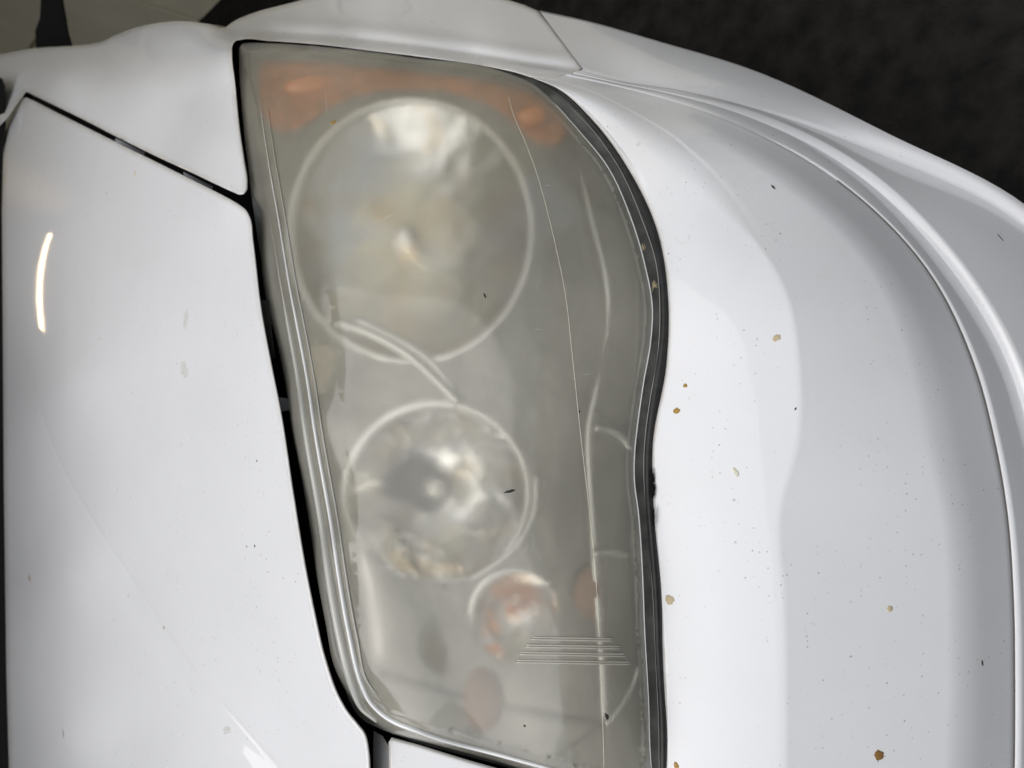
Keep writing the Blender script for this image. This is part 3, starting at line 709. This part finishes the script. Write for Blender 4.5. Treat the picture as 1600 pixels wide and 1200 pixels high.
# the four moulded ribs on the lens
ribm = principled('clear_rib_plastic', (.46, .44, .38), .12, 0.0, coat=1.0)
for (x0, x1, y0, y1) in ((829,958,997,999.5),(819,969,1009,1011.5),(810,977,1020.5,1023.5),(804,984,1033,1036)):
    for dy in (-1.6, 1.8):
        q = np.array([(x0 + (x1-x0)*t, y0 + (y1-y0)*t + dy) for t in np.linspace(0, 1, 24)])
        if dy < 0: q[0, 0] += 3
        w = P(q[:, 0], q[:, 1], LENS(q[:, 0], q[:, 1]) - .0003)
        rr = [.00075] * 24; rr[0] = .0003; rr[-1] = .0004
        tube('lens_rib', [Vector(p.tolist()) for p in w], rr, ribm, hl, 8)

# pale tubes along the lens edges, painting their bright highlight lines
edgem = principled('edge_highlight_plastic', (.74, .75, .74), .15, 0.0, coat=1.0)
edge2 = principled('dull_edge_plastic', (.42, .42, .38), .25, 0.0, coat=1.0)
def edge_line(pts, r, mat, off=-.0012, Fl=None, grow=(1, 1)):
    q = smooth_poly(pts, 8, closed=False); dd = seg_dist(q, lens_poly)
    d = LENS(q[:, 0], q[:, 1]) + (lens_roll(q, dd) if Fl is None else Fl) + off
    t = np.linspace(0, 1, len(q)); rr = r * np.minimum(1, 0.35 + 3 * np.minimum(t, 1 - t)) * (grow[0] + (grow[1] - grow[0]) * np.minimum(1, t * 1.6))
    return tube('lens_edge_line', [Vector(p.tolist()) for p in P(q[:, 0], q[:, 1], d)], rr.tolist(), mat, hl, 10)
LL = [(407,170),(421,262),(436,347),(455,460),(463,500),(480,590),(493,677),(519,825),(530,900),(547,994),(566,1069),(580,1097),(603,1119),(660,1144),(787,1181),(900,1212),(1000,1240)]
edge_line(LL, .0013, edgem, grow=(.6, 1.9))
edge_line([(x + 11, y - (0 if y < 1080 else 10)) for x, y in LL[:12]], .0010, edge2)
edge_line([(x - 13, y + (0 if y < 1080 else 8)) for x, y in LL[2:13]], .0024, edge2, .0015, grow=(.5, 2.3))
RL = [(868,163),(906,206),(944,260),(981,341),(1004,420),(1014,477),(1011,538),(1001,595),(991,665),(987,702),(986,746),(993,806),(999,900),(1002,980),(1008,1087),(1013,1200),(1019,1245)]
RL = [(x + (5 if y > 250 else 0), y) for x, y in RL]
edge_line(RL, .0006, edgem, -.0002)
RL2 = [(890,166),(928,206),(967,262),(1002,340),(1025,411),(1031,481),(1028,552),(1016,623),(1009,674),(1006,720),(1007,760),(1013,830),(1020,925),(1025,1040),(1029,1130),(1030,1245)]
edge_line(RL2, .00045, edge2, 0, .0075)

# black seal round the lens
def ribbon(name, inner, outer, D, off_i, off_o, mat, parent, crown=.003, nseg=5):
    """band between two closed or open curves of equal count"""
    verts = []; F = []; n = len(inner)
    for t in np.linspace(0, 1, nseg):
        q = inner * (1-t) + outer * t
        d = D(q[:, 0], q[:, 1]) + off_i*(1-t) + off_o*t - crown*math.sin(math.pi*t)
        verts.append(P(q[:, 0], q[:, 1], d))
    verts = np.concatenate(verts)
    for i in range(nseg-1):
        for k in range(n-1): F.append((i*n+k, i*n+k+1, (i+1)*n+k+1, (i+1)*n+k))
    return new_obj(name, verts, F, mat, parent)
sl_in = smooth_poly([(800,113),(820,118),(838,125),(879,150),(925,198),(968,260),(1004,334),(1025,405),(1032,470),(1030,535),(1022,590),(1012,655),(1007,705),(1007,760),(1013,840),(1020,925),(1025,1040),(1030,1130),(1031,1240)], 4, closed=False)
sl_out = smooth_poly([(802,112),(823,116),(842,122),(886,146),(933,190),(980,252),(1018,326),(1040,396),(1048,470),(1047,531),(1042,590),(1028,655),(1023,705),(1022,760),(1027,840),(1034,925),(1039,1040),(1044,1130),(1044,1240)], 4, closed=False)
ribbon('seal', sl_in, sl_out, LENS, .007, .006, rubber, hl, crown=.003)
EDGE = lambda x, y: LENS(x, y) + .012
flange2 = principled('grey_flange_plastic', (0.22, 0.23, 0.23), 0.4, noise=0.3, nscale=60)
flange_in = smooth_poly([(395,90),(412,265),(452,471),(480,600),(505,760),(540,980),(556,1050),(585,1100),(640,1130),(760,1165),(900,1205),(1005,1230)], 5, closed=False)
flange_out = smooth_poly([(372,75),(388,265),(420,471),(450,600),(477,760),(514,980),(530,1050),(562,1120),(622,1150),(754,1188),(895,1228),(1005,1256)], 5, closed=False)
ribbon('housing_flange', flange_in, flange_out, LENS, .041, .034, flange2, hl, crown=.004)
flangem = principled('dark_flange_plastic', (0.11, 0.113, 0.103), 0.35, noise=0.4, nscale=60)
fr_in = smooth_poly([(484,84),(650,100),(775,120),(825,136),(858,163),(895,206),(935,268),(970,335),(992,400),(1002,470),(1000,530),(990,600),(976,680),(974,750),(980,840),(990,960),(998,1130),(1000,1235)], 5, closed=False)
fr_out = smooth_poly([(484,70),(650,89),(780,108),(838,124),(879,148),(925,193),(970,256),(1006,328),(1028,399),(1036,470),(1034,531),(1028,600),(1010,680),(1009,750),(1014,840),(1024,960),(1034,1130),(1034,1240)], 5, closed=False)
ribbon('housing_flange', fr_in, fr_out, LENS, .011, .008, flangem, hl, crown=.0005)

# hairline scratches in the cover
scr = principled('scratch_edge', (.72, .70, .62), .3)
rs = random.Random(11)
for i in range(26):
    x, y = rs.uniform(430, 960), rs.uniform(110, 1120)
    if i < 4: x, y = ((508,142),(552,168),(785,330),(690,990))[i]
    L_ = rs.uniform(4, 14) if i % 5 else rs.uniform(20, 45); a = rs.uniform(-.5, .5) if i % 3 else rs.uniform(1.1, 1.9)
    q = np.array([(x + L_*t*math.cos(a), y + L_*t*math.sin(a) + 1.2*math.sin(3*t)) for t in np.linspace(0, 1, 6)])
    if not inside(q, lens_poly).all() or seg_dist(q, lens_poly).min() < 40: continue
    tube('scratch', [Vector(p.tolist()) for p in P(q[:, 0], q[:, 1], LENS(q[:, 0], q[:, 1]))], [.00004, .00012, .00014, .00012, .0001, .00003], scr, hl, 5)
# ---- door mirror arm reaching out beyond the fender
def box_loft(name, secs, mat, parent):
    """secs: list of 4-corner (or n-corner) rings of world points"""
    n = len(secs[0]); verts = [tuple(p) for r in secs for p in r]; F = []
    for i in range(len(secs) - 1):
        for k in range(n): F.append((i*n+k, i*n+(k+1)%n, (i+1)*n+(k+1)%n, (i+1)*n+k))
    F.append(tuple(range(n))[::-1]); F.append(tuple((len(secs)-1)*n+k for k in range(n)))
    o = new_obj(name, verts, F, mat, parent, smooth=False)
    b = o.modifiers.new('bevel', 'BEVEL'); b.width = .006; b.segments = 2; b.limit_method = 'ANGLE'; return o
def ringpx(x0, x1, y0, y1, d, th): return [V(x0, y0, d), V(x1, y1, d), V(x1, y1, d + th), V(x0, y0, d + th)]
arm = box_loft('door_mirror_arm', [ringpx(55,115,100,100,1.62,.08), ringpx(56,114,73,74,1.60,.08), ringpx(55,107,48,48,1.59,.08), ringpx(62,104,28,28,1.585,.07), ringpx(64,99,0,0,1.58,.06), ringpx(58,100,-60,-60,1.57,.06), ringpx(40,110,-110,-110,1.55,.08)], black, car)
head = blob('door_mirror_head', 70, -210, 1.50, .12, dark_plastic, car, (.75, 1.0, .6), 32)

# ------------------------------------------------------------------ surroundings
def box(name, x0, x1, y0, y1, z0, z1, mat, parent=None, bev=0.0):
    v = [(x,y,z) for x in (x0,x1) for y in (y0,y1) for z in (z0,z1)]
    F = [(0,1,3,2),(4,6,7,5),(0,4,5,1),(2,3,7,6),(0,2,6,4),(1,5,7,3)]
    o = new_obj(name, v, F, mat, parent, smooth=False)
    if bev: b = o.modifiers.new('bevel', 'BEVEL'); b.width = bev; b.segments = 2
    return o
beige = principled('beige_wall_panel', (0.86, 0.79, 0.58), 0.55, noise=0.08, nscale=4, bump=.0006, bscale=60)
concrete = principled('grey_concrete', (0.20, 0.195, 0.185), 0.85, noise=0.15, nscale=3, bump=.003, bscale=40)
garage = empty('garage', (-4, 1.6, 0)); tag(garage, 'dim garage with beige panelled wall behind the white fender, top left corner', 'garage')
GX = -0.35
xs = [-8.0, -6.2, -4.6, -3.31, -2.0, GX]
for a, b in zip(xs[:-1], xs[1:]):
    box('wall_panel', a + .006, b - .006, 1.60, 1.66, 0.50, 2.5, beige, garage, .006)
    box('plinth_panel', a + .006, b - .006, 1.585, 1.66, 0.0, 0.488, beige, garage, .006)
box('wall', -8.0, GX, 1.665, 1.8, 0, 2.5, concrete, garage)
box('back_wall', -8.15, -8.0, -5, 1.8, 0, 2.5, concrete, garage)
box('roof', -8.2, -1.62, -5, 1.9, 2.5, 2.65, concrete, garage)
asph = principled('dark_asphalt', (0.0100, 0.0090, 0.0080), 0.95, noise=0.85, nscale=22, bump=.004, bscale=160, spec=0.3)
g = new_obj('ground', [(-150,-150,0),(150,-150,0),(150,150,0),(-150,150,0)], [(0,1,2,3)], asph, smooth=False); tag(g, kind='structure')
bl = empty('added_wall', (5, 0, 0)); tag(bl, 'unseen pale wall added in front of the white car to shape its light', 'added_wall')
added_wall_m = principled('pale_added_wall', (0.52, 0.51, 0.48), 0.85, noise=0.1, nscale=2, bump=.003, bscale=40)
box('wall', 5, 5.3, -14, 12, 0, 5.5, added_wall_m, bl)  # added out of view to block and bounce light on the car front

# fluorescent tube on the garage ceiling (seen as the warm streak mirrored in the hood)
lm, lnt, LN, LL_ = mat_new('warm_lamp_glow'); lo = LN('ShaderNodeOutputMaterial'); le_ = LN('ShaderNodeEmission')
le_.inputs['Color'].default_value = (1.0, 0.74, 0.42, 1); le_.inputs['Strength'].default_value = 38; LL_(le_.outputs[0], lo.inputs[0])
tube('lamp_tube', [(-6.5 + 1.16*t, .557 + .596*t, 2.22) for t in np.linspace(0, 1, 6)], .0045, lm, garage, 12)
tube('lamp_holder', [(-6.52, .547, 2.27), (-5.32, 1.163, 2.27)], .03, concrete, garage, 8)
for q in ((-6.2, .711), (-5.6, 1.02)): tube('lamp_hanger', [(*q, 2.29), (*q, 2.51)], .006, concrete, garage, 6)

# ------------------------------------------------------------------ small brackets seen in the gaps
def gap_piece(name, pts, d, mat, th=.006):
    a = [V(x, y, d) for x, y in pts]; b = [V(x, y, d + th) for x, y in pts]; n = len(a)
    F = [tuple(range(n))[::-1], tuple(range(n, 2*n))] + [(k, (k+1)%n, n+(k+1)%n, n+k) for k in range(n)]
    o = new_obj(name, [tuple(p) for p in a + b], F, mat, car, smooth=False)
    bm = bmesh.new(); bm.from_mesh(o.data); bmesh.ops.recalc_face_normals(bm, faces=bm.faces); bm.to_mesh(o.data); bm.free()
    m = o.modifiers.new('bevel', 'BEVEL'); m.width = .0012; m.segments = 2; return o
gapm = principled('grey_gap_plastic', (0.16, 0.17, 0.18), 0.45)
gap_piece('gap_bracket', [(286,268),(345,297),(343,304),(288,277)], .83, gapm)
gap_piece('gap_bracket', [(180,215),(262,256),(262,262),(180,222)], .97, gapm)
gap_piece('gap_bracket', [(434,620),(456,624),(458,640),(437,644)], .69, gapm)
gap_piece('gap_bracket', [(404,468),(420,470),(430,560),(418,560)], .71, rubber)

# ------------------------------------------------------------------ dirt, droppings and flecks lying on the car
from mathutils.bvhtree import BVHTree
bpy.context.view_layer.update()
trees = []
for o in (hood, fender, bumper, lens):
    mw = Matrix.Translation(world_loc(o))
    trees.append(BVHTree.FromPolygons([tuple(mw @ v.co) for v in o.data.vertices], [tuple(p.vertices) for p in o.data.polygons]))
def hit(px, py):
    d = (V(px, py, 1) - CAM).normalized(); best = None
    for t in trees:
        r = t.ray_cast(CAM, d)
        if r[0] is not None and (best is None or r[3] < best[3]): best = r
    if best is None: return V(px, py, LD(px, py, .004)), -Dv
    n = best[1]
    if n.dot(d) > 0: n = -n
    return best[0], n
def fleck(name, px, py, rx, ry, ang, mat, label, cat='dirt', group=None, h=.0004, rough=.18, seed=0, shape=None, at=None):
    """an irregular low dome lying on the surface; rx, ry in photograph pixels"""
    p, n = (at, -Dv) if at is not None else hit(px, py)
    rnd = random.Random(seed or int(px * 7 + py))
    dist = (p - CAM).dot(Dv); k = K * dist
    s = (Rv - n * Rv.dot(n)).normalized(); w = (Uv - n * Uv.dot(n) - s * (Uv - n * Uv.dot(n)).dot(s)).normalized()
    N = 18; verts = [tuple(n * h)]; F = []
    ca, sa = math.cos(ang), math.sin(ang)
    base = [1 + rough * rnd.uniform(-1, 1) for _ in range(N)]
    if shape: base = [b * shape(2*math.pi*i/N) for i, b in enumerate(base)]
    for ri, (f, hh) in enumerate(((.45, .95), (.8, .7), (1.0, 0.15), (1.02, -.3))):
        for i in range(N):
            a = 2*math.pi*i/N; x = math.cos(a)*rx*base[i]*f; y = math.sin(a)*ry*base[i]*f
            x, y = x*ca - y*sa, x*sa + y*ca
            verts.append(tuple(s*x*k + w*y*k + n*(h*hh*(1 + .35*rnd.uniform(-1, 1)))))
    for i in range(N): F.append((0, 1+i, 1+(i+1)%N))
    for r in range(3):
        for i in range(N): F.append((1+r*N+i, 1+(r+1)*N+i, 1+(r+1)*N+(i+1)%N, 1+r*N+(i+1)%N))
    me = bpy.data.meshes.new(name); me.from_pydata(verts, [], F); me.materials.append(mat)
    for q in me.polygons: q.use_smooth = True
    o = bpy.data.objects.new(name, me); COL.objects.link(o); o.location = p
    return tag(o, label, cat, group)
ochre = principled('ochre_dropping', (0.36, 0.22, 0.04), .6, noise=.5, nscale=1500)
brown = principled('brown_dropping', (0.24, 0.13, 0.035), .6, noise=.6, nscale=1500)
tan = principled('tan_residue', (0.52, 0.44, 0.28), .7, noise=.3, nscale=1500)
pale = principled('pale_residue', (0.66, 0.64, 0.52), .7, noise=.2, nscale=1500)
dk = principled('dark_grit', (0.03, 0.025, 0.02), .7)
film = principled('grey_dried_film', (0.60, 0.61, 0.59), .6, noise=.2, nscale=600)
G = 'yellow brown spots on the bumper'
fleck('dried_spot', 1057, 642, 5.2, 4.6, .2, ochre, 'round dark ochre spot on white bumper beside the narrowest bend of the headlight seal', 'spot', G)
fleck('dried_spot', 1070.5, 602.5, 3.6, 2.8, .3, ochre, 'smallest ochre spot on white bumper, just above the round dark ochre one', 'spot', G)
fleck('dried_spot', 1046.5, 937, 7, 7.5, 0, tan, 'pitted tan spot on white bumper right beside the lower headlight seal', 'spot', G)
fleck('dried_spot', 1213, 528, 6.5, 5, .5, tan, 'pale tan spot near the bumper crease, level with the gap between the lamps', 'spot', G)
fleck('dried_spot', 1373, 1180, 8, 8, 0, brown, 'large round dark brown spot near the bottom right of the white bumper', 'spot', G)
fleck('dried_spot', 1390.5, 951, 4.5, 5.2, .4, tan, 'faint brownish fleck alone in the middle of the light grey bumper face', 'spot', G)
fleck('dried_spot', 1057, 1197, 4, 7, .3, ochre, 'yellowish smear cut by the bottom edge of the picture beside the seal', 'spot', G)
fleck('seed', 1150, 738, 3.4, 8, .5, pale, 'pale elongated seed lying on the bright strip of the bumper', 'seed')
fleck('seed', 211, 271, 2, 5, -.1, tan, 'tiny tan seed on the hood below the fender gap', 'seed')
fleck('paint_chip', 46, 903, 7, 4, -.4, brown, 'brown triangular chip near the left edge of the hood', 'paint chip', shape=lambda a: 1 + .35*math.cos(3*a))
fleck('fleck', 521, 191, 5, 4, 0, ochre, 'yellow fleck on the headlight cover above the large round lamp', 'fleck')
fleck('fleck', 797, 767.5, 9, 2.2, .25, dk, 'dark leaf shaped scrap on the cover at the right of the small round lamp', 'fleck', h=.0003)
fleck('fleck', 757.5, 462, 1.6, 4.2, .4, dk, 'short dark fleck on the cover inside the large round lamp', 'fleck', h=.0003)
fleck('splinter', 1563, 371, 8.5, 1.1, -.85, dk, 'thin dark splinter lying on the grey bumper side, far right', 'splinter', h=.0003)
for i, (x, y, a, b, t, lab) in enumerate([(820,1134,2,2,0,'dark round speck low on the headlight cover, under the ribs'), (905,643,1.6,2,0,'dark speck on the long vertical line of the headlight cover'),
    (398,853,1.8,2.2,0,'dark speck on the hood beside the lower half of the headlight'), (99,1147,1,8,.1,'thin dark upright hair on the lower left of the hood'),
    (1535,1036,2,5,.4,'dark elongated fleck between the soft shade edge and the lower bumper groove'), (1208,292,1.5,5,.6,'small dark curl on the upper bumper face'),
    (1243,639,1.2,2.6,-.5,'short dark fleck on the bumper crease'), (256,981,1.8,3,.4,'brown speck on the hood crease line'), (656,1163,1,1,0,'dark crumb at the bottom edge of the headlight'),
    (948,1119,3,5,.5,'cluster of dark grit on the lower right of the headlight cover')]):
    fleck('speck', x, y, a, b, t, dk if i != 7 else brown, lab, 'speck', 'dark specks scattered on the car', h=.0003, rough=.35)
fleck('smear', 355, 1141, 10, 6, .2, film, 'grey dried smear low on the hood beside the crease line', 'smear', rough=.4, h=.0001)
fleck('smear', 287, 578, 12, 17, .4, film, 'oval dull smear in the middle of the hood', 'smear', rough=.3, h=.00006)
fleck('smear', 290, 500, 7, 14, -.2, film, 'faint smear above the oval one on the hood', 'smear', rough=.3, h=.00006)
# dried insect husks on the rim of the cover: a spray of thin legs
def husk(px, py, r, label):
    t = [V(px, py, 1)]; p, n = hit(px, py); k = K * (p - CAM).dot(Dv); rnd = random.Random(int(px)); bm = bmesh.new()
    for i in range(34):
        a = rnd.gauss(1.6, 1.3) if i % 3 else rnd.uniform(0, 6.28); L = r * rnd.uniform(.25, 1.0) * k
        e = p + Rv*math.cos(a)*L*.7 + Uv*math.sin(a)*L + n*rnd.uniform(.0002, .0012); b = p + n*.0003
        d = (e - b).normalized(); w = d.cross(n).normalized()*k*.8; z = n*k*.7
        vs = [bm.verts.new(q - p) for q in (b-w, b+w, b+z, e-w*.3, e+w*.3, e+z*.4)]
        for f in ((0,1,2),(3,5,4),(0,3,4,1),(1,4,5,2),(2,5,3,0)): bm.faces.new([vs[q] for q in f])
    me = bpy.data.meshes.new('insect_husk'); bm.to_mesh(me); bm.free(); me.materials.append(tan)
    o = bpy.data.objects.new('insect_husk', me); COL.objects.link(o); o.location = p
    tag(o, label, 'insect husk', 'dried husks on the headlight rim')
husk(1021, 448, 11, 'frayed tan husk on the dark right rim of the headlight')
husk(1004, 388, 8, 'fainter frayed husk on the headlight rim just above the tan one')
# torn bits of seal
for (x, y, a, b) in ((1018.5, 748, 3.2, 14), (1020, 768, 3.4, 12), (1020.5, 806, 2.6, 14)):
    o = fleck('seal_scrap', x, y, a, b, 0, black, None, None, h=.0012, rough=.35, at=V(x, y, LD(x, y, -.001))); w = world_loc(o); o.parent = hl; o.location = w - world_loc(hl)

gp = gap_piece('bulb_holder', [(484,545),(500,539),(528,541),(534,560),(537,600),(532,617),(500,619),(492,600)], LD(510, 580, .026), principled('pale_holder_plastic', (.55,.50,.38), .5, noise=.2, nscale=200))
w = world_loc(gp); gp.parent = hl; gp.location = w - world_loc(hl)
